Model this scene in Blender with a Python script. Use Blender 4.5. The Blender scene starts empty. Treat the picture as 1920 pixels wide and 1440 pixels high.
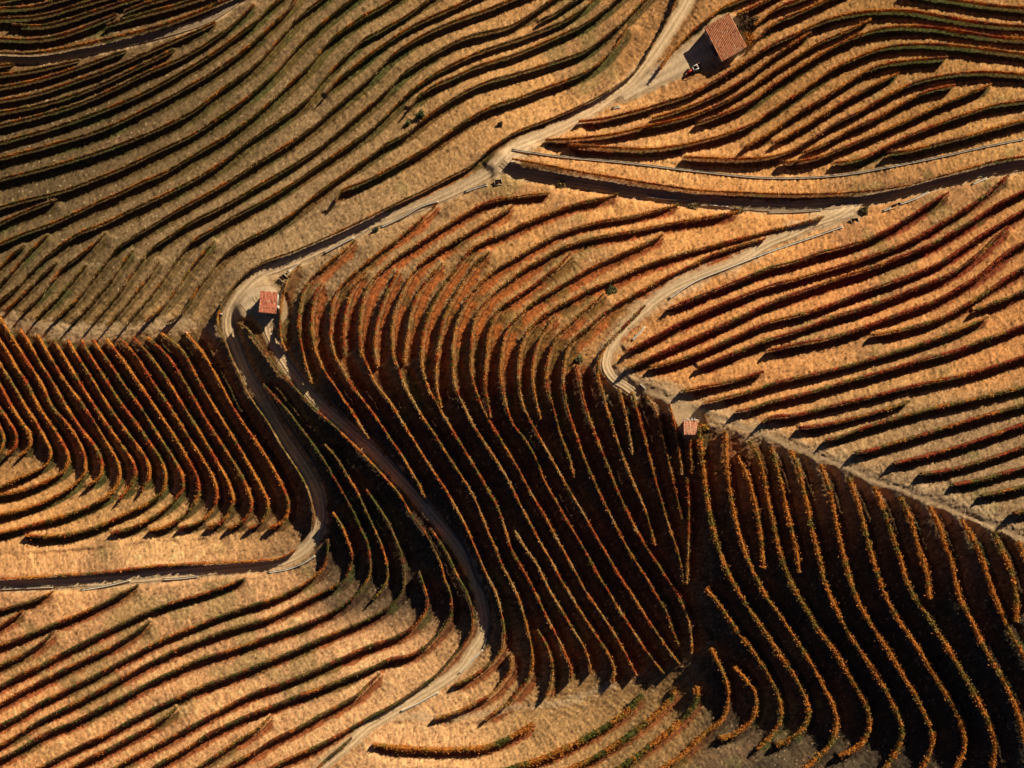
import bpy, math, re, numpy as np
rng = np.random.default_rng(7)
D = bpy.data; sc = bpy.context.scene; COL = sc.collection

# ------------------------------------------------------------------ camera, sky, sun, exposure
H = 240.0            # camera height above the mean ground level (m)
S = 0.1              # metres per photo pixel on the mean ground level
cam = D.cameras.new('camera'); cam.sensor_width = 36; cam.angle = 2*math.atan(96.0/H)
cam.clip_start = 1; cam.clip_end = 3000
co = D.objects.new('camera', cam); COL.objects.link(co); co.location = (0, 0, H); sc.camera = co
SUN_EL = math.radians(26.5); TO_SUN = (0.65, 0.76)
az = math.atan2(TO_SUN[0], TO_SUN[1])          # clockwise from +Y
w = D.worlds.new('World'); sc.world = w; w.use_nodes = True
nt = w.node_tree; bg = nt.nodes['Background']
sky = nt.nodes.new('ShaderNodeTexSky'); sky.sky_type = 'NISHITA'; sky.sun_disc = False
sky.sun_elevation = SUN_EL; sky.sun_rotation = az; sky.altitude = 300; sky.air_density = 0.2; sky.dust_density = 0.2; sky.ozone_density = 1.0
nt.links.new(sky.outputs[0], bg.inputs[0]); bg.inputs[1].default_value = 0.05
sl = D.lights.new('sun', 'SUN'); sl.energy = 5.0; sl.angle = math.radians(0.5); sl.color = (1.0, 0.81, 0.56)
so = D.objects.new('sun', sl); COL.objects.link(so)
so.rotation_euler = (math.pi/2 - SUN_EL, 0, -az + math.pi)
so.location = (50, 60, 100)
sc.view_settings.view_transform = 'Standard'; sc.view_settings.look = 'None'
sc.view_settings.exposure = 0.30; sc.view_settings.gamma = 1.0
sc.render.engine = 'CYCLES'

# ------------------------------------------------------------------ surveyed lines (photo-pixel plan coordinates)
ROWS = '''#corner
1:60,0 0,12
1:430,8 300,45 150,63 0,68
1:700,15 560,55 420,100 250,132 0,145
1:1000,0 900,30 700,95 520,155 350,195 100,192
1:1200,0 1100,30 940,95
1:880,112 750,168 600,225 420,280 250,300 0,292
1:1480,0 1250,68 1100,105 950,150 810,195
1:1690,12 1600,50 1400,130 1200,200 950,265 700,325 450,375 250,406 0,400
#west
1:110,485 50,492 0,497
1:600,455 400,500 200,540 0,565
1:950,385 880,405 700,470 500,540 250,612 0,662
1:1620,172 1500,230 1300,312 1100,400 850,510 600,600 300,700 0,760
1:1310,375 1200,430 1050,500 800,620 600,700 300,790 0,848
1:1910,40 1750,190 1600,300 1400,420 1100,550 900,650 600,780 300,870 0,945
2:180,0 110,60 0,170 1:1830,235 1650,370 1400,525 1100,690 800,820 400,960 0,1072
2:305,0 290,30 150,170 0,310 1:1700,480 1400,660 1100,820 800,960 400,1085 0,1190
2:492,0 350,110 170,310 0,490 1:1700,650 1480,820 1250,940 900,1085 400,1245 0,1345
2:720,0 640,60 560,130 420,250 280,400 150,550 0,685 1:1700,850 1450,1010 1200,1130 950,1250 700,1350 500,1425 5:200,60 0,115
5:430,55 300,105 150,165 0,240
2:1030,0 1000,20 820,120 700,200 540,330 420,480 250,640 0,865 1:1700,1025 1500,1140 1250,1290 1050,1375 5:900,10 800,50 600,145 400,235 200,305 0,390
5:190,400 100,470 0,580
5:360,325 280,400 200,480 100,600 0,700
2:1300,0 1150,110 960,220 800,310 720,390 600,500 500,620 400,740 230,870 0,1025 1:1700,1200 1500,1325 1300,1430 5:1000,130 800,230 600,310 450,410 330,510 240,600 130,720 0,820
2:1600,0 1500,50 1330,125 1150,215 1000,310 860,410 730,510 600,620 530,705
5:430,530 350,600 250,700 150,800 50,890
5:790,310 700,400 600,480 480,570 400,670 300,790 180,900
2:1910,5 1750,70 1550,140 1330,230 1150,330 1000,440 880,570 750,680 620,790 450,940 250,1080 0,1232 1:1700,1375 5:1550,20 1350,130 1150,250 1000,340 870,440 780,560 680,680 610,780 510,880 400,975
5:650,550 580,630 480,750 380,850 280,950
5:1000,440 930,530 850,650 750,770 650,880 540,990
3:300,0 230,50 130,120 0,195 2:1750,240 1600,275 1400,370 1250,460 1100,560 1000,670 850,800 650,970 480,1110 250,1260 0,1405 5:1850,10 1650,120 1450,220 1300,320 1150,420 1080,500 1000,610 930,720 820,850 690,1000
5:1200,520 1120,640 1030,750 930,870 820,1000
3:480,0 450,20 350,90 210,160
3:605,0 580,30 480,110 350,180 200,240 0,312 2:1800,350 1650,405 1450,500 1280,600 1150,700 1000,850 870,970 700,1090 450,1260 210,1420 6:0,100 5:1750,190 1600,280 1450,370 1380,450 1300,560 1230,660 1130,790 1040,890 950,1000
3:785,0 680,90 550,180 380,260 200,340 0,420 2:1800,455 1650,505 1500,575 1330,650 1210,740 1160,808
5:1610,370 1530,460 1440,570 1350,700 1280,800 1200,890 1100,970
3:995,0 900,100 830,170 700,280 560,380 400,440 200,505 0,565 2:1750,610 1600,675 1400,795 1290,875 1150,990 980,1085 850,1180 650,1320 480,1440 6:300,150 100,275 0,325 5:1750,420 1650,510 1570,620 1480,740 1420,850 1350,930 1260,980
3:870,200 830,270 750,380 660,470 560,540 420,600 200,680 0,755 2:1800,790 1650,865 1500,960 1350,1070 1200,1160 1000,1270 800,1370 640,1440 6:600,75
3:1230,0 1200,80 1130,220 1050,350 960,500 850,600 700,700 550,780 300,890 0,1010 2:1850,1055 1750,1125 1650,1220 1450,1330 1250,1435 6:1050,90 850,190 600,310 300,440 0,560 5:1800,660 1720,760 1670,850 1640,950 1650,1030 1700,1130 1740,1240 1800,1360 9:1830,0 1920,155 10:80,265 200,470 300,620 380,760 420,880 440,1000 430,1080
#leftblock
9:0,320 30,400 15,480 -20,540
9:5,190 70,280 125,390 110,480 50,530
9:10,20 90,170 160,280 230,390 225,460 150,540
5:0,1290 90,1430 9:190,160 280,300 350,430 385,520 350,600 250,660 100,725 0,775
5:0,1110 60,1200 120,1310 200,1430 9:300,180 400,330 470,440 515,560 490,640 400,700 250,770 100,812 0,830
5:30,990 100,1100 200,1260 310,1430 9:400,180 500,290 590,420 640,560 640,660 560,750 400,850 200,930 0,978
5:150,1030 220,1130 310,1290 400,1430 9:500,170 620,350 720,480 765,590 750,690 650,770
5:280,1070 380,1240 500,1430 9:620,150 720,300 820,470 890,600 900,700 850,800 700,900 500,980 300,1040 0,1115
5:400,1100 480,1230 600,1430 9:720,180 830,340 930,480 1000,590 1020,680 960,780 900,860
5:510,1110 600,1260 710,1430 9:820,170 970,380 1060,500 1120,620 1120,700 1060,800
5:610,1110 700,1260 810,1430 9:900,130 1020,290 1130,450 1220,590 1245,700 1230,790 1130,880 950,970 750,1060 550,1120 350,1140 190,1135
5:700,1110 800,1250 920,1430 9:1060,180 1200,400 1310,570 1370,690 1370,790 1310,870 1200,960 1000,1070 840,1115
5:800,1100 900,1230 1040,1430 9:1170,180 1290,360 1420,580 1480,700 1490,820 1440,920 1330,1020 1220,1075 1120,1095
5:900,1100 1000,1200 1150,1430 9:1260,150 1400,370 1520,560 1600,700 1630,830 1590,950 1480,1040 1350,1075
5:1000,1090 1120,1220 1270,1430 9:1380,170 1530,410 1640,600 1720,750 1750,880 1710,980 1650,1040 1560,1070
5:1110,1090 1230,1200 1390,1430 9:1500,190 1650,430 1780,630 1860,790 1890,900 1860,990 1800,1040 1710,1080
5:1210,1060 1350,1170 1500,1430 9:1620,190 1780,450 1900,660 10:50,790 90,880 80,980 20,1050 -50,1080
5:1400,1060 1530,1220 1650,1430 9:1760,190 1900,400 10:100,580 200,770 245,900 230,990 150,1060 100,1080
10:300,1240 200,1295 0,1325 9:1700,1338 1400,1350 1100,1370 900,1398 700,1418 500,1432 13:300,5 0,22
#lowerleft
13:400,115 300,160 150,210 0,250
13:180,255 100,310 0,370
13:1040,65 950,110 800,190 600,280 400,360 200,440 0,515
13:410,410 350,470 250,540 100,620 0,665
13:1840,15 1700,70 1550,120 1350,180 1200,230 1050,290 900,360 700,460 500,560 300,670 150,740 0,825
13:1130,340 1000,430 850,520 700,590 500,690 300,790 150,870 0,955
10:545,1160 540,1250 520,1350 14:430,10 300,90 150,160 13:1920,205 1700,280 1500,360 1250,460 1050,560 900,640 700,750 500,850 300,950 150,1040 0,1115
10:580,960 640,1050 690,1170 725,1290 700,1400 14:650,40 550,90 400,170 250,240 100,310 13:1920,340 1700,405 1500,480 1300,560 1100,660 900,770 700,880 500,980 300,1080 150,1180 0,1265
10:60,0 140,90 250,210 340,330 430,450 520,580 600,720 660,820 730,950 790,1080 840,1200 860,1320 855,1430 14:840,20 800,80 740,150 650,220 500,300 300,380 150,430 13:1920,485 1700,560 1500,620 1300,710 1150,780 950,890 750,990 550,1090 400,1150 250,1230 100,1320 0,1365
10:520,450 620,570 690,690 760,800 820,930 880,1060 930,1170 970,1290 990,1400 14:985,30 950,90 880,170
10:830,790 900,890 980,1010 1040,1140 1090,1260 1115,1400 14:1110,80 1060,170 980,240 850,315 700,380 500,460 250,570 13:1920,670 1750,740 1550,810 1350,900 1150,990 950,1095 800,1180 600,1270 450,1350 300,1430
13:1330,985 1230,1060 1100,1140 950,1220 800,1300 650,1370 540,1430
14:1225,-40 1270,100 1290,200 1260,290 1200,360 1050,450 850,520 650,610 400,720 200,800 13:1920,865 1750,950 1600,1030 1400,1140 1200,1250 1000,1350 870,1430
5:1790,980 1850,1020 1920,1100 6:60,1180 150,1300 10:270,0 380,120 540,270 680,400 820,540 960,690 1080,830 1170,980 1270,1110 1340,1240 1400,1380 14:1410,0 1450,100 1470,200 1460,300 1400,390 1330,470 1250,540 1150,590 1000,620 900,670 750,730 500,830 300,900 100,980 13:1920,1015 1750,1090 1550,1190 1400,1290 1200,1400 1140,1440
14:110,1050 13:1920,1150 1800,1220 1650,1320 1500,1420
14:930,730 850,800 770,880 650,950 500,1030 300,1140 100,1240 13:1920,1310 1800,1370 1700,1430
10:1310,1080 1380,1180 1450,1300 1510,1430 14:1580,120 1620,240 1630,340 1600,440 1500,580 1350,740 1200,850 1050,950 850,1055 650,1170 500,1250 300,1340 110,1430
14:720,1210 650,1270 550,1350 460,1435
#centre
6:330,540 260,620 210,740 185,880 180,1000 195,1130 225,1190
6:740,360 650,440 530,540 420,640 360,730 330,850 320,1000 335,1120 360,1240 400,1380 420,1440
6:500,680 450,750 425,850 415,980 425,1110 470,1250 530,1370 10:580,0 660,120 730,220 800,340 850,410
6:1360,80 1250,190 1100,320 950,430 800,550 700,640 620,730 575,820 560,960 560,1100 590,1220 650,1330 10:710,0 810,130 920,280 1000,400 1090,530 1160,650 1220,750 1270,850
6:830,590 740,700 690,820 665,950 655,1080 665,1220
7:280,5 150,15 0,35 6:1750,70 1550,175 1400,265 1250,365 1100,455 1000,530 920,610 850,700 800,820 780,950 775,1080 790,1200 840,1310 10:900,0 1000,130 1100,290 1200,450 1320,640 1420,790 1500,930 1570,1060 1640,1220 1730,1430 14:1800,130 1840,280 1860,400 1850,530 1790,625 1700,700 1600,770 1480,820
6:1060,590 1040,640 990,740 940,860 905,980 890,1110 900,1240 920,1310
14:1915,580 1910,700 1850,790 1770,880 1650,950 1500,1020 1340,1070
6:1920,110 1700,240 1500,360 1350,450 1200,570 1130,680 1080,800 1030,930 1015,1080 1030,1220 1070,1330 10:1110,0 1180,130 1250,250 1340,380 1440,540 1540,690 1620,820 1690,980 1740,1110 1800,1240 1850,1370 14:1890,0 15:0,60 50,170 90,300 120,420 150,560 150,690 110,790 50,860 14:1890,955 1800,1010 1720,1080
6:1400,530 1290,650 1210,780 1160,920 1140,1040 1120,1180 1110,1290
7:800,8 650,50 500,82 350,130 200,190 80,240 6:1920,280 1750,350 1600,440 1530,540 1450,640 1370,760 1300,900 1260,1040 1240,1180 1245,1300 10:1280,0 1370,170 1480,360 1560,490 1650,640 1730,780 1810,920 1860,1060 1905,1210 11:50,1340 15:110,0 190,160 260,310 330,440 400,590 440,680 440,790
6:1750,450 1690,490 1600,610 1520,730 1450,850 1400,970 1380,1080 1360,1200 1350,1320 10:1355,0 1390,180
15:190,400 250,500 290,610 305,720 285,830 255,915
11:20,1100 100,1230 190,1360 15:230,0 300,140 380,270 450,390 520,500 570,610 595,730
7:1250,92 1100,130 900,180 700,212 500,260 350,312 200,390 80,460 6:1920,505 1780,590 1680,690 1600,790 1540,900 1500,1000 1480,1100 1475,1240 10:1490,0 1560,170 1620,290 1720,450 1800,570 1880,700 11:0,780 80,940 160,1090 230,1220 300,1340 15:350,0 430,130 510,260 580,370 660,490 730,600 765,700 755,810
7:1700,145 1500,182 1300,212 1100,250 900,290 700,325 500,372 350,430 250,490 120,560 6:1920,645 1800,740 1720,830 1660,920 1630,1000 1615,1150 1610,1300 10:1635,0 1680,130 1740,260 1800,360 1860,460 1920,560 11:80,700 160,850 240,980 330,1150 420,1310 15:490,0 550,110 640,240 720,360 800,490 870,620 935,745
7:440,460 380,520 250,630 130,720 0,805 6:1840,860 1780,950 1750,1050 1730,1200 1720,1440 10:1740,150 1760,250
7:1130,320 1000,382 850,450 700,512 550,590 400,680 250,765 130,850 50,930 6:1900,1000 1860,1100 1840,1220 1835,1400 10:1850,30 1870,130 1920,290 11:100,420 180,560 240,720 330,880 420,1040 500,1170 580,1310 15:650,0 720,110 800,250 880,370 970,510 1050,620 1140,730
7:320,930 270,1010 200,1110 170,1200 160,1430 11:180,120 215,265
8:420,182 300,220 100,270 7:1920,292 1700,350 1500,402 1300,452 1100,510 900,590 750,660 600,722 450,800 330,860 230,930 150,1010 90,1100 60,1200 50,1300 11:55,0 90,180 150,300 250,480 340,640 420,780 510,930 600,1090 700,1260 15:805,0 900,140 980,270 1060,390 1130,490 1200,590 1260,660
7:690,760 560,870 450,970 350,1070 290,1180 265,1280 260,1430 11:310,180 370,400 430,560 465,700
7:1900,350 1700,400 1500,472 1300,570 1150,642 1000,722 850,802 700,900 600,990 500,1070 420,1170 390,1280 11:385,0 420,200 480,380 550,580 630,760 710,930 800,1110 900,1290 15:1000,0 1080,140 1150,250 1190,370 1250,520
7:480,1300 500,1400 11:560,200 640,420 720,620 790,800 860,950 940,1110 1040,1270 15:1150,0 1220,100 1280,220 1325,340 1345,480 1345,580
7:1000,850 850,1000 720,1140 650,1270 650,1400 11:680,60 720,220 790,430 860,620 930,790 1000,950 1040,1090 1070,1210
11:800,30 850,220 880,380 900,530
11:900,60 960,280 1020,500 1080,740 1130,910 1180,1080 1240,1250 1280,1430 15:1285,60
11:1010,90 1080,200 1130,400 1180,600 1230,820 1275,1015
11:1180,150 1230,370 1260,560 1278,680
11:1333,420 1340,550 1345,670
11:1312,700 1322,850 1325,1000 1322,1150 1318,1300 1312,1430 15:1306,60
#right
8:1340,10 1200,90 1050,190 900,280 750,350 600,400 400,450 200,520 0,570 7:1750,640 1600,700 1450,760 1300,820 1170,870
4:1790,1320 1650,1440 8:1500,110 1350,200 1200,290 1050,370 850,450 650,520 450,580 250,640 0,705 7:1700,790 1500,870 1300,960 1150,1040 1000,1120 870,1190
8:1895,0 1700,100 1550,200 1400,290 1200,400 1000,480 800,560 600,620 400,690 200,760 0,835 7:1700,940 1500,1030 1300,1120 1100,1210 950,1280 860,1320
8:1920,130 1750,230 1600,320 1450,420 1300,520 1100,610 900,680 700,750 500,830 300,900 0,975 7:1700,1070 1500,1160 1350,1220 1200,1270 1040,1315
8:1790,270 1700,340 1600,440 1500,520 1400,590 1300,640 1100,720 900,800 700,870 500,930 300,1010 150,1060 0,1105 7:1700,1190 1500,1270 1400,1310
8:1920,370 1800,440 1700,520 1600,610 1450,700 1300,790 1100,870 900,940 750,1000 600,1050 450,1095 200,1140 0,1190
8:1920,560 1800,630 1700,700 1600,770 1450,860 1300,940 1150,990 950,1040 780,1072
8:1920,730 1800,790 1700,825 1540,890
8:1640,940 1500,1000 1300,1080 1100,1150 900,1210 700,1270 500,1325 300,1370 100,1415 11:1780,52 1550,110 1440,140
7:1880,1345 1700,1400 11:1450,15 1270,50
8:1920,990 1750,1060 1600,1110 1400,1190 1200,1240 1000,1300 800,1360 600,1412 12:400,35 200,85 0,135 11:1800,175 1680,205
8:1920,1225 1700,1300 1500,1360 1300,1405 12:1000,30 800,85 600,130 400,180 200,230 0,255 11:1870,290
12:1050,125 950,165 800,210 600,262 400,305 230,325
12:1920,20 1700,70 1500,120 1300,162 1100,212 900,270 700,330 550,385 430,420
12:1920,150 1700,210 1500,270 1300,330 1100,390 900,450 750,495 650,512
12:1920,290 1700,370 1500,440 1300,500 1100,552 930,595
12:1920,460 1700,540 1500,600 1350,640 1140,670
12:1920,620 1800,650 1600,710 1380,752
12:1920,760 1750,800 1590,835
12:1920,945 1830,965
#southeast
15:1490,540 1540,640 1590,750 1620,880 1610,1000 1560,1090 1450,1175 1350,1270 1250,1360 1150,1425
15:1660,680 1750,770 1820,870 1830,970 1800,1070 1720,1150 1650,1190 1550,1220
15:1450,90 1530,180 1620,310 1700,430 1790,540 1870,660 16:0,740 60,860 95,980 90,1080 40,1170 -20,1240 -80,1300
11:1410,290 1410,440 1430,600 1450,780 1480,960 1510,1100 1550,1240 1620,1420 15:1700,120 1780,250 1850,350 16:0,450 80,580 180,720 250,850 290,950 300,1050 260,1140 180,1210 60,1270
11:1600,350 1600,480 1620,700 1650,900 1690,1080 1750,1270 1815,1420 15:1900,150 16:80,280 180,430 270,570 360,720 430,860 480,960 515,1080 500,1180 450,1280 380,1350 290,1430
11:1690,540 1760,680 1810,850 1850,1050 1870,1200 1880,1380
11:1780,430 1850,560 1890,700 1915,850 12:30,1000 70,1200 140,1420 16:200,110 280,240 350,360 430,470 500,560 590,720 670,850 730,960 760,1090 740,1190 680,1270 530,1350
12:20,470 60,600 110,800 150,1000 190,1150 232,1410
12:170,500 220,620 260,780 290,900 330,1100 380,1300 16:410,0 460,140 530,290 620,460 720,600 830,770 920,930 965,1030 1000,1130 990,1240 940,1350 880,1435
12:390,610 440,730 480,880 510,1050 550,1230 600,1420 16:670,180 750,330 850,480 940,620 1020,760 1100,890 1160,1010 1220,1150 1230,1260 1190,1370 1150,1435
12:600,700 650,830 700,990 740,1150 780,1300 820,1430 16:880,150 970,320 1070,460 1170,620 1260,770 1360,930 1430,1060 1470,1190 1470,1300 1410,1430
12:790,770 850,900 900,1040 950,1200 1000,1340 16:1030,20 1090,150 1200,310 1290,450 1380,600 1470,750 1550,890 1630,1050 1680,1170 1700,1300 1680,1430
12:990,850 1060,1000 1110,1170 1150,1300 1190,1430 16:1210,170
12:1210,920 1280,1060 1330,1220 1380,1350 16:1400,30 1450,200 1520,330 1600,500 1690,660 1780,820 1850,970 1900,1130 1920,1200
12:1450,1020 1520,1140 1580,1260 1640,1430 16:1710,190 1770,330 1830,450 1920,600
12:1690,1110 1740,1230 1800,1350 16:1840,50 1860,180 1860,340
12:1875,1190 1920,1290
#bottom
15:160,1100 80,1150 0,1195 14:1850,1230 1700,1278 1500,1292 1300,1292 1100,1282 880,1258
15:975,880 930,930 870,1000 750,1090 600,1180 450,1260 300,1330 100,1400 0,1430
15:1220,830 1200,900 1130,980 1030,1070 900,1170 750,1270 600,1360 450,1430
15:1385,820 1380,930 1330,1010 1230,1110 1080,1230 950,1330 800,1430
#northeast
4:1920,68 1700,50 1500,22 1350,0
3:1720,0 1580,60 1450,160 1350,240 1250,340 1170,430 1105,530
3:1900,10 1780,70 1690,110
4:240,0 100,50 0,108 3:1870,155 1810,200
4:380,30 250,90 100,152 0,210 3:1840,300
4:1920,205 1700,190 1500,165 1300,130 1100,95 900,85 700,98 500,135 350,190 200,262 0,355 3:1800,435 1650,530 1500,620 1350,705 1150,770 950,830 800,868 650,900 500,915
4:315,250 150,355 0,462 3:1750,590 1600,680 1450,750 1250,830 1050,890
4:760,155 600,230 400,315 200,435 0,565 3:1800,650 1650,740 1500,810 1350,870 1200,910 1030,945 800,1000 500,1040 250,1055
4:1920,300 1700,285 1500,255 1200,212 900,212 700,260 500,350 250,500 0,668 3:1800,760 1650,830 1500,890 1390,925
4:1920,412 1700,385 1400,350 1050,340 850,365 700,420 500,510 300,650 0,850 3:1800,930 1650,990 1450,1050 1250,1095 1050,1120 850,1115 600,1102 420,1090
4:1330,440 1100,455 900,480 750,525 600,620 400,745 200,865 0,1005 3:1820,1060 1740,1110
4:970,555 850,610 700,690 500,805 250,960 50,1070
4:1920,565 1600,545 1300,572 1100,622 900,712 700,830 500,930 350,1030 200,1120 0,1180 3:1700,1195 1500,1188 1290,1182
4:1390,645 1200,685 1000,780 800,890 600,980 450,1070 350,1110 270,1145
4:1660,640 1500,705 1300,785 1100,880 900,965 700,1050 500,1135 350,1190 100,1222
4:1920,760 1700,790 1500,850 1300,920 1100,1000 900,1090 750,1170 600,1210 500,1222
4:1920,900 1700,960 1500,1020 1300,1070 1100,1120 900,1152
4:1920,1175 1700,1210 1500,1265 1300,1320 1050,1390 800,1430 8:500,12 200,20 7:1700,5 3:1400,1430 1100,1390 800,1340 500,1290 250,1240 0,1195'''
LINES = '''#roads name halfwidth(px)
main 10|1290,-80 1290,0 1267,40 1240,82 1212,120 1178,160 1137,188 1100,213 1047,240 997,262 960,280 940,302 915,325 885,342 840,364 792,385 742,405 692,422 655,442 605,465 555,488 517,503 480,522 462,540 442,565 431,590 430,618 440,643 450,670 467,708 482,730 505,772 530,815 560,860 585,900 599,935 601,970 593,1000 575,1027 543,1047 505,1057 440,1065 350,1074 270,1083 200,1089 100,1094 0,1097 -90,1100
upper 9|480,555 500,590 505,625 517,648 537,682 562,715 592,750 630,785 667,817 705,850 742,890 780,930 817,975 850,1015 875,1052 890,1085 900,1117 907,1155 905,1192 887,1220 867,1250 835,1275 792,1302 755,1325 717,1347 692,1362 655,1395 630,1415 600,1440 560,1490
east 9|940,305 960,320 1000,328 1060,338 1135,350 1210,364 1285,375 1360,383 1440,389 1515,388 1600,380 1680,362 1760,343 1840,325 1920,311 2010,298
crest 8.5|1600,385 1565,405 1527,418 1490,436 1440,457 1385,490 1335,510 1285,530 1247,550 1210,580 1180,607 1155,635 1140,660 1136,685 1150,710 1172,724 1192,738
brow 11|1160,718 1210,734 1260,752 1310,768 1360,788 1410,806 1440,820 1490,840 1540,860 1590,880 1640,905 1690,920 1740,940 1790,958 1840,978 1890,997 1920,1013 2000,1055
northwest 6|500,-60 460,-10 430,14 395,36 340,56 300,67 250,79 160,97 90,110 0,110 -90,108
ridge 8|-80,585 0,597 62,612 150,620 225,620 300,612 350,610 400,618
farm 4|735,1342 780,1344 830,1345 880,1342 960,1328 1035,1320 1110,1298 1150,1282
#walls
715,427 760,405 790,388 822,378
608,475 640,458 664,446
541,511 562,495
872,361 892,354 914,348
1255,560 1300,530 1360,505 1440,474 1510,450 1580,426
1185,639 1198,627 1210,613
1687,384 1715,374 1742,361
1655,397 1670,391
1822,347 1850,335
503,1074 542,1067 572,1055 592,1042
153,1107 200,1099 245,1088
306,1087 340,1085 372,1081
3,1105 50,1103 100,1101
905,1217 885,1237 860,1262
822,1297 780,1320 751,1333
960,282 1035,293 1185,308 1310,323 1440,335 1590,328 1665,315 1765,295 1840,278 1920,262
512,750 555,820 585,863 605,900
622,752 655,787
727,855 800,945
840,985 870,1028 890,1080 915,1130 917,1180 905,1217
1212,369 1240,373 1268,375
1330,385 1365,388
1440,400 1490,398 1540,395
1200,720 1210,730
1148,205 1163,201'''

def off(t): t -= 1; return (t % 4)*480, (t//4)*360
def load_rows(txt):
    F = {}; cur = None
    for l in txt.split('\n'):
        l = l.strip()
        if not l: continue
        if l[0] == '#': cur = l[1:]; F[cur] = []; continue
        t = None; pts = []
        for tok in l.split():
            if ':' in tok: a, tok = tok.split(':'); t = int(a)
            x, y = map(float, tok.split(',')); ox, oy = off(t); pts.append((ox+x/4, oy+y/4))
        F[cur].append(np.array(pts))
    return F
def load_lines(txt):
    roads = []; walls = []; m = None
    for l in txt.split('\n'):
        l = l.strip()
        if not l: continue
        if l[0] == '#': m = l.split()[0]; continue
        if m == '#roads':
            h, p = l.split('|'); n, hw = h.split(); roads.append((n, float(hw), np.array([list(map(float, q.split(','))) for q in p.split()])))
        else: walls.append(np.array([list(map(float, q.split(','))) for q in l.split()]))
    return roads, walls
def spline(P, step=3.0):
    P = np.asarray(P, float)
    if len(P) == 2: P = np.vstack([P[0], (P[0]+P[1])/2, P[1]])
    Q = np.vstack([2*P[0]-P[1], P, 2*P[-1]-P[-2]]); out = []
    for i in range(1, len(Q)-2):
        p0, p1, p2, p3 = Q[i-1:i+3]; d = np.hypot(*(p2-p1)[:2]); n = max(2, int(d/2)); t = np.linspace(0, 1, n, endpoint=False)[:, None]
        d0 = max(np.hypot(*(p1-p0)[:2]), 1e-6); d2 = max(np.hypot(*(p3-p2)[:2]), 1e-6)
        m1 = ((p2-p1)/d*d0+(p1-p0)/d0*d)/(d0+d)*d; m2 = ((p3-p2)/d2*d+(p2-p1)/d*d2)/(d+d2)*d
        out.append((2*t**3-3*t**2+1)*p1+(t**3-2*t**2+t)*m1+(-2*t**3+3*t**2)*p2+(t**3-t**2)*m2)
    out.append(P[-1:]); R = np.vstack(out)
    s = np.r_[0, np.cumsum(np.hypot(*np.diff(R[:, :2], axis=0).T))]; n = max(3, int(s[-1]/step)+1); q = np.linspace(0, s[-1], n)
    return np.stack([np.interp(q, s, R[:, k]) for k in range(R.shape[1])], 1)
def extend(P):
    P = P.copy()
    for e, f in ((0, 1), (-1, -2)):
        x, y = P[e]
        if x < 12 or x > 1908 or y < 10 or y > 1430:
            d = P[e]-P[f]; d = d/np.hypot(*d)
            # only if it really leaves the frame
            if (x < 12 and d[0] < .05) or (x > 1908 and d[0] > -.05) or (y < 10 and d[1] < .05) or (y > 1430 and d[1] > -.05):
                q = P[e]+d*85
                P = np.vstack([q, P]) if e == 0 else np.vstack([P, q])
    return P
FIELDS = load_rows(ROWS); ROADS, WALLS = load_lines(LINES)
rows = []                                    # (field, index, samples)
for f, rs in FIELDS.items():
    for i, r in enumerate(rs): rows.append((f, i, spline(extend(r), 3.0)))
roads = [(n, hw, spline(p, 3.0)) for n, hw, p in ROADS]

# ------------------------------------------------------------------ smooth hill: rows are contour lines, downhill on their right-hand side
def blur(a, sx):
    ny, nx = a.shape; fy = np.fft.fftfreq(ny)[:, None]; fx = np.fft.rfftfreq(nx)[None]
    return np.fft.irfft2(np.fft.rfft2(a)*np.exp(-2*(math.pi*sx)**2*(fx**2+fy**2)), s=a.shape)
CS = 8.0; X0, Y0 = -240.0, -240.0; NX, NY = 300, 240
gx = np.zeros((NY, NX)); gy = np.zeros((NY, NX)); gw = np.zeros((NY, NX))
SLOPE = dict(corner=.44, west=.42, leftblock=.38, lowerleft=.32, centre=.38, right=.32, southeast=.34, bottom=.26, northeast=.32)
for f, i, P in rows:
    d = np.gradient(P, axis=0); d /= np.hypot(d[:, 0], d[:, 1])[:, None]+1e-9
    up = np.stack([d[:, 1], -d[:, 0]], 1)
    ix = np.clip(((P[:, 0]-X0)/CS).round().astype(int), 0, NX-1); iy = np.clip(((P[:, 1]-Y0)/CS).round().astype(int), 0, NY-1)
    s = SLOPE[f]*(1-.52*(np.clip((740-P[:, 1])/60, 0, 1)*np.clip((1200-P[:, 0])/80, 0, 1) if f == 'centre' else 0))
    np.add.at(gx, (iy, ix), up[:, 0]*s); np.add.at(gy, (iy, ix), up[:, 1]*s); np.add.at(gw, (iy, ix), 1)
GX = np.zeros_like(gx); GY = np.zeros_like(gx); cur = 0.0
wacc = np.zeros_like(gx)
for sg, th in ((2, .02), (5, .004), (12, .0008), (30, 1e-5), (80, 0)):
    b = blur(gw, sg); b = np.maximum(b, 1e-9); vx = blur(gx, sg)/b; vy = blur(gy, sg)/b
    a = (1-wacc)*np.clip(b/(th+1e-9), 0, 1) if th else (1-wacc)
    GX += a*vx; GY += a*vy; wacc += a
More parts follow.
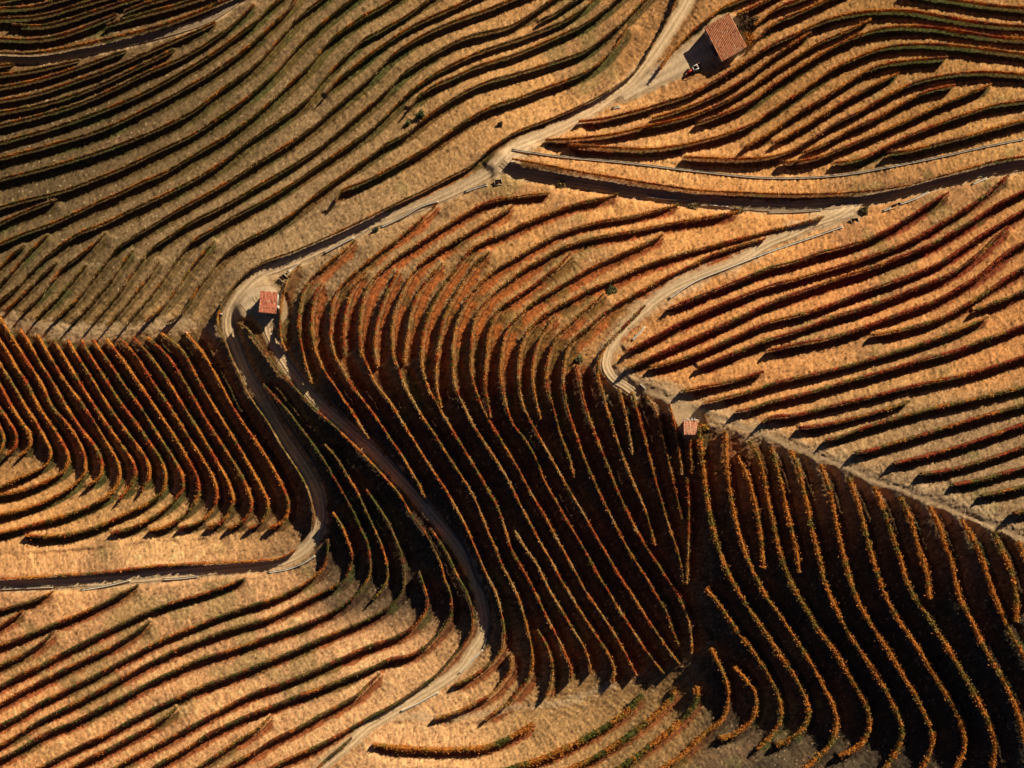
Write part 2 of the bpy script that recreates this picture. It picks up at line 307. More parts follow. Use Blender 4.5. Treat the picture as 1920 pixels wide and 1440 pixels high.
def poisson(GX, GY):
    ex = lambda a: np.concatenate([a, a[:, ::-1]], 1); ey = lambda a: np.concatenate([a, a[::-1]], 0)
    gxx = np.zeros_like(GX); gyy = np.zeros_like(GX)
    fx = (GX[:, 1:]+GX[:, :-1])/2; fy = (GY[1:]+GY[:-1])/2
    gxx[:, :-1] += fx; gxx[:, 1:] -= fx; gyy[:-1] += fy; gyy[1:] -= fy
    div = ey(ex(gxx+gyy)); n2, m2 = div.shape
    ky = 2*np.cos(2*np.pi*np.fft.fftfreq(n2))[:, None]; kx = 2*np.cos(2*np.pi*np.fft.rfftfreq(m2))[None]
    den = ky+kx-4; den[0, 0] = 1; Fh = np.fft.rfft2(div); Fh[0, 0] = 0; Fh /= den
    return np.fft.irfft2(Fh, s=div.shape)[:GX.shape[0], :GX.shape[1]]
T = np.hypot(GX, GY)+1e-9; DX = GX/T; DY = GY/T; mag = T.copy()
for it in range(14):
    h0 = poisson(DX*mag, DY*mag)
    hy, hx = np.gradient(h0)
    proj = hx*DX+hy*DY
    mag = np.clip(.7*proj+.3*mag, .20, .46)
h0 = h0*CS*S
h0 = blur(np.pad(h0, 20, mode='edge'), 1.2)[20:-20, 20:-20]
cx, cy = int((960-X0)/CS), int((720-Y0)/CS)
h0 -= np.percentile(h0, 50)
hy, hx = np.gradient(h0/(CS*S)); smag = np.hypot(hx, hy)
def bil(A, u, v, x0=X0, y0=Y0, cs=CS):
    ny, nx = A.shape; fx = np.clip((u-x0)/cs, 0, nx-1.001); fy = np.clip((v-y0)/cs, 0, ny-1.001)
    i = fx.astype(int); j = fy.astype(int); fx = fx-i; fy = fy-j
    return (A[j, i]*(1-fx)*(1-fy)+A[j, i+1]*fx*(1-fy)+A[j+1, i]*(1-fx)*fy+A[j+1, i+1]*fx*fy)

# ------------------------------------------------------------------ fine terrain: terraces, roads, roughness
GS = 2.25; U0, V0 = -120.0, -120.0; NU, NV = int(2160/GS), int(1680/GS)
uu = U0+np.arange(NU)*GS; vv = V0+np.arange(NV)*GS
UU, VV = np.meshgrid(uu, vv)
base = bil(h0, UU, VV); slope = bil(smag, UU, VV)
TA = np.ones((NV, NU), np.float32); TB = np.ones((NV, NU), np.float32); A = np.full((NV, NU), 1e3, np.float32); B = np.full((NV, NU), 1e3, np.float32)
R = 46.0; K = int(R/GS)+1
for f, i, P in rows:
    d = np.gradient(P, axis=0); d /= np.hypot(d[:, 0], d[:, 1])[:, None]+1e-9
    nP = len(P)
    for k in range(nP):
        tp = min(1.0, (min(k, nP-1-k)*3.0+1)/16.0)**.7; px, py = P[k]; ci = int((px-U0)/GS); cj = int((py-V0)/GS)
        i0, i1, j0, j1 = max(ci-K, 0), min(ci+K+1, NU), max(cj-K, 0), min(cj+K+1, NV)
        if i0 >= i1 or j0 >= j1: continue
        qx = uu[i0:i1][None]-px; qy = vv[j0:j1][:, None]-py
        al = np.abs(qx*d[k, 0]+qy*d[k, 1]); pe = qx*d[k, 1]-qy*d[k, 0]        # + on the uphill side
        ap = np.abs(pe); dist = np.sqrt(al*al+ap*ap)
        ok = (al < .22*ap+2.4) & (dist < R)
        a = A[j0:j1, i0:i1]; m = ok & (pe >= 0) & (dist < a); a[m] = dist[m]; TA[j0:j1, i0:i1][m] = tp
        b = B[j0:j1, i0:i1]; m = ok & (pe < 0) & (dist < b); b[m] = dist[m]
both = (A < 500) & (B < 500)
w_ = np.where(both, A+B, 38.0)
a_ = np.where(A < 500, A, 1e3)
val = (a_ >= 0) & (a_ <= w_)
wide = np.maximum(np.clip((560-UU)/300, 0, 1)*np.clip((520-VV)/100, 0, 1), np.clip((UU-500)/40, 0, 1)*np.clip((1200-UU)/80, 0, 1)*np.clip((VV-450)/80, 0, 1)*np.clip((770-VV)/40, 0, 1))
BW = np.minimum(15.0+6*wide, (.42+.13*wide)*w_)*TA
def prof(a, w):
    bw = BW; lip = 3.0
    t = np.clip((a-bw)/np.maximum(w-lip-bw, 1), 0, 1)
    return t*t*(3-2*t)*.35+t*.65
ss = slope*S
t_ = np.where(val, ss*w_*prof(a_, w_)-ss*a_, 0)
bench = np.where(val, 1-np.clip((a_-BW)/3, 0, 1), 0)
bench = np.maximum(bench, np.where(val | (B < 500), np.clip(1-B/3.5, 0, 1), 0))
endm = np.clip(blur(((TA < .95) & (A < 60))*1.0, 1.5)*1.6, 0, 1); t_ = blur(t_, .8)*(1-endm)+blur(t_, 3.0)*endm; bench = blur(bench, .7)
terr = base+t_
def noise(cell, n=(NV, NU)):
    a = rng.standard_normal(n); a = blur(a, cell); return a/a.std()
n1 = noise(.38); n2 = noise(1.6); n3 = noise(5); n4 = noise(14); n5 = noise(40)
ddx, ddy = bil(DX, UU, VV), bil(DY, UU, VV)
raw = rng.standard_normal((NV, NU)); ns = sum(bil(raw, UU+ddx*k*1.9, VV+ddy*k*1.9, U0, V0, GS) for k in range(-3, 4)); ns /= ns.std()
# roads cut / filled into the slope
RM = np.zeros((NV, NU)); RD = np.full((NV, NU), 1e3); RH = np.zeros((NV, NU))
def carve(P, hws, z):
    for k in range(len(P)):
        px, py = P[k][:2]; hw = hws[k]; r = hw+20; kk = int(r/GS)+1
        ci = int((px-U0)/GS); cj = int((py-V0)/GS)
        i0, i1, j0, j1 = max(ci-kk, 0), min(ci+kk+1, NU), max(cj-kk, 0), min(cj+kk+1, NV)
        if i0 >= i1 or j0 >= j1: continue
        dd = np.hypot(uu[i0:i1][None]-px, vv[j0:j1][:, None]-py)-hw
        m = dd < RD[j0:j1, i0:i1]
        RD[j0:j1, i0:i1][m] = dd[m]; RH[j0:j1, i0:i1][m] = z[k]
YARDS = [('barn', np.array([[1168, 182, 10], [1195, 166, 14], [1225, 148, 18], [1262, 128, 20], [1300, 105, 26], [1345, 82, 34], [1362, 70, 40]], float)),
         ('hut', np.array([[455, 575, 16], [475, 560, 22], [500, 562, 30], [508, 580, 30]], float)),
         ('hutlow', np.array([[1270, 765, 14], [1293, 790, 22], [1294, 800, 20]], float)),
         ('junction', np.array([[930, 315, 16], [945, 305, 20], [965, 288, 16], [990, 272, 12]], float)),
         ('fork', np.array([[1540, 418, 12], [1570, 402, 16], [1600, 395, 12]], float))]
pads = []
for n, p in YARDS: q = spline(p, 3.0); pads.append((n, q[:, 2], q[:, :2]))
for n, hw, P in roads:
    z = bil(h0, P[:, 0], P[:, 1]); k = np.ones(25)/25; z = np.convolve(np.pad(z, 12, mode='edge'), k, 'valid')
    z = z-{'east': .6, 'main': .5, 'upper': .4, 'northwest': .5}.get(n, 0)
    if n in ('ridge', 'farm'): continue
    carve(P, np.full(len(P), hw if n != 'brow' else 2.0), z)
for n, hws, P in pads:
    z = bil(h0, P[:, 0], P[:, 1]); z = z*.25+z.mean()*.75 if n != 'junction' else z
    if n == 'hutlow': z[:] = z.mean()+.1
    carve(P, hws, z)
RM = np.clip(1-(RD-1)/11, 0, 1); RM = RM*RM*(3-2*RM)
RH = blur(RH*(RD < 900), 2.0)/np.maximum(blur((RD < 900)*1.0, 2.0), 1e-3)
terr = terr*(1-RM)+RH*RM
flat = np.clip(1-RD/4, 0, 1)
rough = (1-flat)*(1-.65*bench)
dist_row = np.minimum(A, B)
terr_n = terr+rough*(.045*n1+.030*ns+.012*n2+.020*n3+.07*n4)+flat*.008*n2+(1-flat)*bench*.02*n1
# tractor ripping marks across broad banks
HG = terr_n
def gz(u, v): return bil(HG, u, v, U0, V0, GS)
def to_world(u, v, z): k = S*(H-z)/H; return (u-960)*k, (720-v)*k, z
def px2w(u, v, lift=0.0):
    """ground point under photo pixel (u,v) as seen at height lift above the ground"""
    z = bil(HG, u, v, U0, V0, GS); f = (H-z-lift)/(H-z)
    u2 = 960+(u-960)*f; v2 = 720+(v-720)*f; z = bil(HG, u2, v2, U0, V0, GS)
    return to_world(u2, v2, z)

# region tones: (u, v, bank colour, bench colour); shade of the dark slopes painted in
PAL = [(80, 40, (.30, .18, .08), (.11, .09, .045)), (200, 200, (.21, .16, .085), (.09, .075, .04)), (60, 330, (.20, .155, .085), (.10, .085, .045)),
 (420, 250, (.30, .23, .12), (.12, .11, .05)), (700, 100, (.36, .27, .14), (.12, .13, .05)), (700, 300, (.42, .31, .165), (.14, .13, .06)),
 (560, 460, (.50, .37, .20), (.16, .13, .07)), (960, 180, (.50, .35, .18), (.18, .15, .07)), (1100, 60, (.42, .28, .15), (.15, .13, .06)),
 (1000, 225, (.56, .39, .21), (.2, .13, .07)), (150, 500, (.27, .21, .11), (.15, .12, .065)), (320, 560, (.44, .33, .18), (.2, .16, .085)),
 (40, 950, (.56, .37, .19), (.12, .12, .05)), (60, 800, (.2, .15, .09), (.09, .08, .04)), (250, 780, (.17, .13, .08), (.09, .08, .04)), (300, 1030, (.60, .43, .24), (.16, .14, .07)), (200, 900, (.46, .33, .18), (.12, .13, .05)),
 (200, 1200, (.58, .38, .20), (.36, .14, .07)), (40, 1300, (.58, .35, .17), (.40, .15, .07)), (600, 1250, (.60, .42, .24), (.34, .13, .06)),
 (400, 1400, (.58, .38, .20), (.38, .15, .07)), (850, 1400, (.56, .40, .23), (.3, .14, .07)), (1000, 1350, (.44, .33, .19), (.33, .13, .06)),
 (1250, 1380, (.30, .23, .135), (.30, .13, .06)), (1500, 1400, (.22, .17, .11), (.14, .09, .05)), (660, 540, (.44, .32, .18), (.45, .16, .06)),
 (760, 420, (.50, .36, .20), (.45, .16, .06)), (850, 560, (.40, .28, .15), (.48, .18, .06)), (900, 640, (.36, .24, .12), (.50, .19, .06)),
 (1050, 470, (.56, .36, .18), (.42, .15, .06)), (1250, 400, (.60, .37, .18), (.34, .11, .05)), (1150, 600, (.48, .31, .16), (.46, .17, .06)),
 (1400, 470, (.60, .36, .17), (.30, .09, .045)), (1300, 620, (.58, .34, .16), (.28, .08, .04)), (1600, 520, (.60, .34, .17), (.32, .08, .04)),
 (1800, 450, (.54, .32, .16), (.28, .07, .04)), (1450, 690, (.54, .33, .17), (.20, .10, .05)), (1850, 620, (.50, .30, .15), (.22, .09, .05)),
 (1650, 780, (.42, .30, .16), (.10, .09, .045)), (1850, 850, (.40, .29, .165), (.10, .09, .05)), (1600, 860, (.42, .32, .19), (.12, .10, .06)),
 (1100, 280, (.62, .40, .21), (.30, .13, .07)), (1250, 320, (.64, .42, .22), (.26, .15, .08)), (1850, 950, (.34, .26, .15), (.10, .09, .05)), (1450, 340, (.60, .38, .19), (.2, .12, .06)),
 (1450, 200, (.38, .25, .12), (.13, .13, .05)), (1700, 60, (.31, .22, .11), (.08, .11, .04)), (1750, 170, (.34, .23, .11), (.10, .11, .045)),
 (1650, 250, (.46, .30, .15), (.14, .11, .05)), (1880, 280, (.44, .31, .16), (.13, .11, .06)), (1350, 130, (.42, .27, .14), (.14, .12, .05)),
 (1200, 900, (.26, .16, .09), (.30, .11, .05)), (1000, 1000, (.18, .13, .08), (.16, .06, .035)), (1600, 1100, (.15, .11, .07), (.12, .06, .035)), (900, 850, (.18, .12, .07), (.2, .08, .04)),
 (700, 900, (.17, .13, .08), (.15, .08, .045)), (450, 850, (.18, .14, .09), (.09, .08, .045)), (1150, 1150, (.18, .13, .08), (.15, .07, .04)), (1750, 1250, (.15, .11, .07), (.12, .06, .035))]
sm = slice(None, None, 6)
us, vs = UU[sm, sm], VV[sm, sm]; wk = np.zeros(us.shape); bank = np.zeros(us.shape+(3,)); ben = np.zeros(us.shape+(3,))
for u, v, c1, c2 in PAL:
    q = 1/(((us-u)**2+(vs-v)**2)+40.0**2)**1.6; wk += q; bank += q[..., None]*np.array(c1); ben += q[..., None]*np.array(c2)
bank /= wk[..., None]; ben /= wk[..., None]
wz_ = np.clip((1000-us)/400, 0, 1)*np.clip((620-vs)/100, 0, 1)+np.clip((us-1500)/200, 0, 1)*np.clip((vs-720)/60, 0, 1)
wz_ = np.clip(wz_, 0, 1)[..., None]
bank = bank*(np.array([1.12, .91, .70])*(1-wz_)+np.array([.78, .71, .69])*wz_)*(1+np.array([.16, .17, .34])*np.clip((1000-us)/200, 0, 1)[..., None]*np.clip((vs-980)/80, 0, 1)[..., None])*(1-.27*np.clip((520-us)/350, 0, 1)*np.clip((480-vs)/200, 0, 1))[..., None]; ben *= np.array([1.05, .90, .75])  # last bank factor paints the upper-left vignette into the ground colour
shade_ = (np.clip((1300-us)/80, 0, 1)*np.clip((vs-690)/60, 0, 1)*np.clip((us-560)/60, 0, 1)*np.clip((1200-vs)/60, 0, 1)+np.clip((us-1290)/50, 0, 1)*np.clip((vs-(us-1290)*.36-880)/50, 0, 1))  # mask of the shaded slopes; their shade is put into bank and bench colour
shade_ = np.clip(shade_, 0, 1)[..., None]*.82; bank = bank*(1-shade_)+np.array([.07, .06, .045])*shade_; ben = ben*(1-shade_)+np.array([.06, .05, .038])*shade_
def up6(a): return np.stack([bil(a[..., k], UU, VV, U0, V0, GS*6) for k in range(3)], -1)
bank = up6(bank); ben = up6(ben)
nl = np.clip(.5+.35*n4, 0, 1)[..., None]; nm = np.clip(.5+.4*n3, 0, 1)[..., None]
green = np.array([.16, .17, .06]); brown = np.array([.26, .16, .09]); pale = np.array([.66, .52, .34])
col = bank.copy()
patch = np.clip((n4+.9*n5-1.0)*.6, 0, .45)[..., None]; col = col*(1-patch)+brown*patch
patch = np.clip((n3*.7+.6*n4+.6*n5-1.5)*.6, 0, .30)[..., None]; col = col*(1-patch)+green*patch*1.3+col*0
# greener foot of the bank, where the bench meets it
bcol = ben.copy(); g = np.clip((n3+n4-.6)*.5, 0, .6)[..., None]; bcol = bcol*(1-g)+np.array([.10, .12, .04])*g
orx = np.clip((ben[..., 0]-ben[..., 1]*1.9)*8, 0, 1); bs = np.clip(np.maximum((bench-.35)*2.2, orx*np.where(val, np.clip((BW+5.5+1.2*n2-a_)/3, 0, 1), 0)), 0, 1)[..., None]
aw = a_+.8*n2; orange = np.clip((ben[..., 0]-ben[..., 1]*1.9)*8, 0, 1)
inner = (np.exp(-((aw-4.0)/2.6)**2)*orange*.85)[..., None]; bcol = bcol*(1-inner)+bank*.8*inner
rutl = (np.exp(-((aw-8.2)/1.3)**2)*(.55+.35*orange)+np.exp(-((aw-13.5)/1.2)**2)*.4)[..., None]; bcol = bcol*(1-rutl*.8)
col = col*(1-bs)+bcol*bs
dirt = np.array([.56, .41, .25]); ds = np.clip((np.clip(1-(RD-0)/7, 0, 1)+.15*n2*(RD < 12)-.2)*1.5, 0, 1)[..., None]
# unterraced worn ground beside the tracks
for n, hw, P in roads:
    if n not in ('ridge', 'farm', 'crest', 'brow'): continue
    for k in range(0, len(P), 2):
        px, py = P[k]; r = hw*(1.8 if n in ('crest', 'brow') else 1.6); kk = int(r*1.6/GS)+1; ci = int((px-U0)/GS); cj = int((py-V0)/GS)
        i0, i1, j0, j1 = max(ci-kk, 0), min(ci+kk+1, NU), max(cj-kk, 0), min(cj+kk+1, NV)
        if i0 >= i1 or j0 >= j1: continue
        dd = np.hypot(uu[i0:i1][None]-px, vv[j0:j1][:, None]-py)
        q = np.clip((1-dd/(r*1.5))*1.5+.30*n3[j0:j1, i0:i1]+.18*n2[j0:j1, i0:i1]+.15*n1[j0:j1, i0:i1], 0, .85)
        ds[j0:j1, i0:i1, 0] = np.maximum(ds[j0:j1, i0:i1, 0], q*.8)
dirtc = dirt*(1+.10*nm-.05)
col = col*(1-ds)+dirtc*ds
grain = (1+(.20*n1+.12*ns+.07*n2)[..., None]*(1-.7*ds))
sp = (n1 > 2.15) & (bench < .4); col = col*np.clip(grain, .45, 1.7); col[sp] = col[sp]*.4+pale*.6
sp = (n1 < -2.2); col[sp] *= .5
col = np.clip(col, .01, .8)

# ------------------------------------------------------------------ materials
def mat(name, rough=.9, spec=.2):
    m = D.materials.new(name); m.use_nodes = True; b = m.node_tree.nodes['Principled BSDF']
    b.inputs['Roughness'].default_value = rough; b.inputs['Specular IOR Level'].default_value = spec
    return m, m.node_tree, b
def attr_mat(name, attr, nscale=3.0, amp=.3, bump=.0, bscale=8.0, rough=.95, trans=0):
    m, t, b = mat(name, rough, .1); N = t.nodes; L = t.links
    a = N.new('ShaderNodeAttribute'); a.attribute_name = attr
    tc = N.new('ShaderNodeTexCoord'); n = N.new('ShaderNodeTexNoise'); n.inputs['Scale'].default_value = nscale; n.inputs['Detail'].default_value = 6; n.inputs['Roughness'].default_value = .8
    L.new(tc.outputs['Object'], n.inputs['Vector'])
    r = N.new('ShaderNodeMapRange'); r.inputs[1].default_value = .25; r.inputs[2].default_value = .75; r.inputs[3].default_value = 1-amp; r.inputs[4].default_value = 1+amp
    L.new(n.outputs[0], r.inputs[0]); mx = N.new('ShaderNodeMix'); mx.data_type = 'RGBA'; mx.blend_type = 'MULTIPLY'; mx.inputs[0].default_value = 1
    cb = N.new('ShaderNodeCombineColor'); [L.new(r.outputs[0], cb.inputs[k]) for k in range(3)]
    L.new(a.outputs['Color'], mx.inputs[6]); L.new(cb.outputs[0], mx.inputs[7]); L.new(mx.outputs[2], b.inputs['Base Color'])
    if bump:
        n2_ = N.new('ShaderNodeTexNoise'); n2_.inputs['Scale'].default_value = bscale; n2_.inputs['Detail'].default_value = 4; L.new(tc.outputs['Object'], n2_.inputs['Vector'])
        bm = N.new('ShaderNodeBump'); bm.inputs['Strength'].default_value = 1; bm.inputs['Distance'].default_value = bump
        L.new(n2_.outputs[0], bm.inputs['Height']); L.new(bm.outputs[0], b.inputs['Normal'])
    if trans:
        tr = N.new('ShaderNodeBsdfTranslucent'); L.new(mx.outputs[2], tr.inputs[0]); ms = N.new('ShaderNodeMixShader'); ms.inputs[0].default_value = trans
        L.new(b.outputs[0], ms.inputs[1]); L.new(tr.outputs[0], ms.inputs[2]); L.new(ms.outputs[0], N['Material Output'].inputs[0])
    return m
def flat_mat(name, c1, c2, scale=4, rough=.85, bump=.02, spec=.2, metal=0):
    m, t, b = mat(name, rough, spec); N = t.nodes; L = t.links
    tc = N.new('ShaderNodeTexCoord'); n = N.new('ShaderNodeTexNoise'); n.inputs['Scale'].default_value = scale; n.inputs['Detail'].default_value = 6; n.inputs['Roughness'].default_value = .65
    L.new(tc.outputs['Object'], n.inputs['Vector']); r = N.new('ShaderNodeValToRGB'); r.color_ramp.elements[0].position = .3; r.color_ramp.elements[1].position = .7
    r.color_ramp.elements[0].color = (*c1, 1); r.color_ramp.elements[1].color = (*c2, 1); L.new(n.outputs[0], r.inputs[0]); L.new(r.outputs[0], b.inputs['Base Color'])
    b.inputs['Metallic'].default_value = metal
    if bump:
        bm = N.new('ShaderNodeBump'); bm.inputs['Distance'].default_value = bump; L.new(n.outputs[0], bm.inputs['Height']); L.new(bm.outputs[0], b.inputs['Normal'])
    return m
M_ter = attr_mat('terrace_soil_and_grass', 'Col', 4.2, .50, .10, 10.0)
M_leaf = attr_mat('vine_leaves', 'Col', 2.0, .25, rough=.6, trans=.25)
M_tile = attr_mat('clay_tiles', 'Col', 6, .2, .01, 30, .85)
M_road = attr_mat('packed_dirt', 'Col', 1.6, .14, .03, 6)
M_wood = flat_mat('weathered_wood', (.10, .07, .05), (.2, .15, .1), 8)
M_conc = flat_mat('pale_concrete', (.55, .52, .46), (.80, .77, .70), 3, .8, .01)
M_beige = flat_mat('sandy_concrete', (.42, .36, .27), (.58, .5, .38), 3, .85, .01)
M_concd = flat_mat('stained_shaded_concrete', (.22, .2, .17), (.38, .34, .29), 3, .9, .01)
M_wall = flat_mat('whitewashed_wall', (.42, .38, .32), (.62, .58, .5), 2, .9, .02)
M_rust = flat_mat('brown_sludge', (.05, .02, .015), (.10, .045, .03), 3)
M_red = flat_mat('red_paint', (.55, .02, .015), (.65, .04, .02), 5, .4, 0, .5)
M_white = flat_mat('white_paint', (.7, .7, .68), (.82, .82, .8), 5, .4, 0, .5)
M_black = flat_mat('black_rubber', (.015, .015, .015), (.03, .03, .03), 9, .8, .01)
M_steel = flat_mat('grey_steel', (.3, .3, .31), (.45, .45, .46), 7, .4, 0, .5, .7)
M_glass = flat_mat('dark_glass', (.02, .03, .035), (.04, .05, .06), 2, .1, 0, .6)
M_door = flat_mat('dark_green_door', (.03, .06, .045), (.05, .09, .06), 5, .6, .005)

# ------------------------------------------------------------------ object helpers
def mesh_obj(name, verts, faces, m, parent=None, col=None, smooth=False):
    me = D.meshes.new(name)
    verts = np.asarray(verts, np.float32); nv = len(verts); me.vertices.add(nv); me.vertices.foreach_set('co', verts.ravel())
    if isinstance(faces, np.ndarray):
        nf, k = faces.shape; me.loops.add(nf*k); me.loops.foreach_set('vertex_index', faces.astype(np.int32).ravel())
        me.polygons.add(nf); me.polygons.foreach_set('loop_start', np.arange(nf, dtype=np.int32)*k); me.polygons.foreach_set('loop_total', np.full(nf, k, np.int32))
    else:
        tot = [len(f) for f in faces]; me.loops.add(sum(tot)); me.loops.foreach_set('vertex_index', np.concatenate([np.asarray(f, np.int32) for f in faces]))
        me.polygons.add(len(tot)); me.polygons.foreach_set('loop_start', np.r_[0, np.cumsum(tot)[:-1]].astype(np.int32)); me.polygons.foreach_set('loop_total', np.array(tot, np.int32))
    me.update(calc_edges=True)
    if smooth: me.polygons.foreach_set('use_smooth', np.ones(len(me.polygons), bool))
    if col is not None:
        ca = me.attributes.new('Col', 'FLOAT_COLOR', 'POINT'); c4 = np.ones((nv, 4), np.float32); c4[:, :3] = col; ca.data.foreach_set('color', c4.ravel())
    me.materials.append(m); o = D.objects.new(name, me); COL.objects.link(o)
    if parent is not None: o.parent = parent
    return o
def tag(o, label=None, cat=None, group=None, kind=None):
    if label: o['label'] = label
    if cat: o['category'] = cat
    if group: o['group'] = group
    if kind: o['kind'] = kind
    return o
def empty(name, loc, rz=0): 
    o = D.objects.new(name, None); COL.objects.link(o); o.location = loc; o.rotation_euler = (0, 0, rz); o.empty_display_size = .5; return o
class MB:
    def __init__(s): s.v = []; s.f = []
    def box(s, c, d, rz=0, top=(1, 1)):
        n = len(s.v); cx, cy, cz = c; dx, dy, dz = [q/2 for q in d]; co_, si = math.cos(rz), math.sin(rz)
        for z, t in ((-dz, (1, 1)), (dz, top)):
            for x, y in ((-dx, -dy), (dx, -dy), (dx, dy), (-dx, dy)):
                x *= t[0]; y *= t[1]; s.v.append((cx+x*co_-y*si, cy+x*si+y*co_, cz+z))
        s.f += [[n+a for a in q] for q in ((3, 2, 1, 0), (4, 5, 6, 7), (0, 1, 5, 4), (1, 2, 6, 5), (2, 3, 7, 6), (3, 0, 4, 7))]; return s
    def cyl(s, p, q, r, k=10, r2=None):
        p, q = np.array(p, float), np.array(q, float); a = q-p; a /= np.linalg.norm(a); u = np.cross(a, (0, 0, 1) if abs(a[2]) < .9 else (1, 0, 0)); u /= np.linalg.norm(u); w2 = np.cross(a, u)
        n = len(s.v); r2 = r if r2 is None else r2
        for c, rr in ((p, r), (q, r2)):
            for i in range(k): t = 2*math.pi*i/k; s.v.append(tuple(c+rr*(math.cos(t)*u+math.sin(t)*w2)))
        s.f += [[n+i, n+(i+1) % k, n+k+(i+1) % k, n+k+i] for i in range(k)]; s.f += [[n+i for i in range(k)][::-1], [n+k+i for i in range(k)]]; return s
    def obj(s, name, m, parent=None): return mesh_obj(name, s.v, s.f, m, parent)

# ------------------------------------------------------------------ the ground: one sheet, fine inside, stretched to the horizon outside
def grid_axis(g, far):
    st = np.cumsum(GS*1.35**np.arange(1, 23)); st = st[st < far]; return np.r_[g[0]-st[::-1], g, g[-1]+st]
au, av = grid_axis(uu, 9000), grid_axis(vv, 9000)
pu = (len(au)-NU)//2; pv = (len(av)-NV)//2
Z = np.pad(HG, ((pv, pv), (pu, pu)), mode='edge'); C = np.pad(col, ((pv, pv), (pu, pu), (0, 0)), mode='edge')
AU, AV = np.meshgrid(au, av)
outside = np.maximum(np.maximum(U0-AU, AU-uu[-1]), np.maximum(V0-AV, AV-vv[-1])); outside = np.clip(outside, 0, None)
fade = np.clip(outside/160, 0, 1)
Zs = bil(h0, AU, AV)+3*np.sin(AU/700)*np.cos(AV/600)*np.clip(outside/900, 0, 1)
Z = Z*(1-fade)+Zs*fade
wx, wy, wz = to_world(AU, AV, Z)
nvv, nuu = Z.shape; idx = np.arange(nvv*nuu).reshape(nvv, nuu)
F = np.stack([idx[1:, :-1], idx[1:, 1:], idx[:-1, 1:], idx[:-1, :-1]], -1).reshape(-1, 4)
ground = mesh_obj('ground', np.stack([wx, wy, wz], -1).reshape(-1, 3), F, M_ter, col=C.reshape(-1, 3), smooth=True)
tag(ground, kind='structure')

# ------------------------------------------------------------------ dirt roads and yards, draped sheets
def strip(name, P, hws, lift, tone, rut=.0):
    d = np.gradient(P, axis=0); d /= np.hypot(d[:, 0], d[:, 1])[:, None]; nr = np.stack([-d[:, 1], d[:, 0]], 1)
    K_ = 13; q = np.linspace(-1, 1, K_); n = len(P); ed = 1+.10*np.convolve(rng.standard_normal(n), np.ones(4)/4, 'same')
    pos = P[:, None, :]+nr[:, None, :]*(q[None, :, None]*(hws*ed)[:, None, None])
    z = gz(pos[..., 0], pos[..., 1])+lift; aq = np.abs(q)
    z = z-rut*np.exp(-((aq-.42)/.14)**2)[None]; z[:, 0] -= .16; z[:, -1] -= .16
    x, y, z = to_world(pos[..., 0], pos[..., 1], z)
    V = np.stack([x, y, z], -1).reshape(-1, 3); ii = np.arange(n*K_).reshape(n, K_)
    Fq = np.stack([ii[:-1, :-1], ii[:-1, 1:], ii[1:, 1:], ii[1:, :-1]], -1).reshape(-1, 4)
    cc = np.array(tone)[None, None]*np.ones((n, K_, 1)); wear = np.exp(-((aq-.42)/.2)**2)[None, :, None]
    cc = cc*(.88+.26*wear); mid = (np.exp(-(aq/.18)**2)*np.clip(.3+.4*np.convolve(rng.standard_normal(n), np.ones(9)/3, 'same'), 0, 1)[:, None]*.5*(rut > 0))[..., None]
    cc = cc*(1-mid)+np.array([.2, .16, .08])*mid
    cc *= 1+.10*rng.standard_normal((n, K_, 1))
    edge = np.clip((aq-.75)/.25, 0, 1)[None, :, None]*.6; cc = cc*(1-edge)+np.array([.36, .26, .16])*edge
    o = mesh_obj(name, V, Fq[:, ::-1].copy(), M_road, col=np.clip(cc, .02, .8).reshape(-1, 3), smooth=True); tag(o, kind='structure'); return o
RN = dict(main='main_dirt_road', upper='upper_dirt_road', east='shaded_dirt_road', crest='crest_dirt_track', northwest='northwest_dirt_track', ridge='ridge_footpath', farm='farm_track')
for k, (n, hw, P) in enumerate(roads):
    if n in ('ridge', 'brow', 'farm'): continue
    strip(RN[n], P, np.full(len(P), hw), .07+.02*k, (.66, .50, .32) if n in ('main', 'upper', 'crest') else (.34, .26, .18), .07 if hw > 8 else .03)  # roads lying in shade carry it as a darker tone
for k, (n, hws, P) in enumerate(pads):
    if n == 'hutlow': continue
    strip({'barn': 'barn_yard', 'hut': 'hut_yard', 'junction': 'road_junction', 'fork': 'road_fork'}[n], P, hws*.92, .05, (.66, .51, .34), 0)

# ------------------------------------------------------------------ vines
VC = dict(gold=(.60, .28, .06), orange=(.66, .25, .05), red=(.46, .08, .03), olive=(.20, .19, .05), green=(.09, .13, .03), brown=(.26, .13, .06), straw=(.50, .36, .16), dkred=(.24, .05, .03))
MIX = dict(corner=['brown', 'orange', 'olive', 'brown'], west=['brown', 'orange', 'olive', 'brown', 'straw'], leftblock=['gold', 'orange', 'olive', 'red', 'orange'],
 lowerleft=['olive', 'brown', 'green', 'dkred', 'orange'], centre=['orange', 'straw', 'gold', 'red', 'olive'], right=['dkred', 'red', 'brown', 'olive', 'orange'],
 southeast=['orange', 'gold', 'orange', 'olive', 'gold'], bottom=['gold', 'green', 'olive', 'gold', 'orange'], northeast=['orange', 'red', 'brown', 'orange', 'gold'])
WID = dict(corner=.75, west=.7, leftblock=.9, lowerleft=.75, centre=.72, right=.8, southeast=1.2, bottom=1.5, northeast=.8)
DEN = dict(corner=50, west=44, leftblock=90, lowerleft=58, centre=88, right=58, southeast=120, bottom=130, northeast=64)
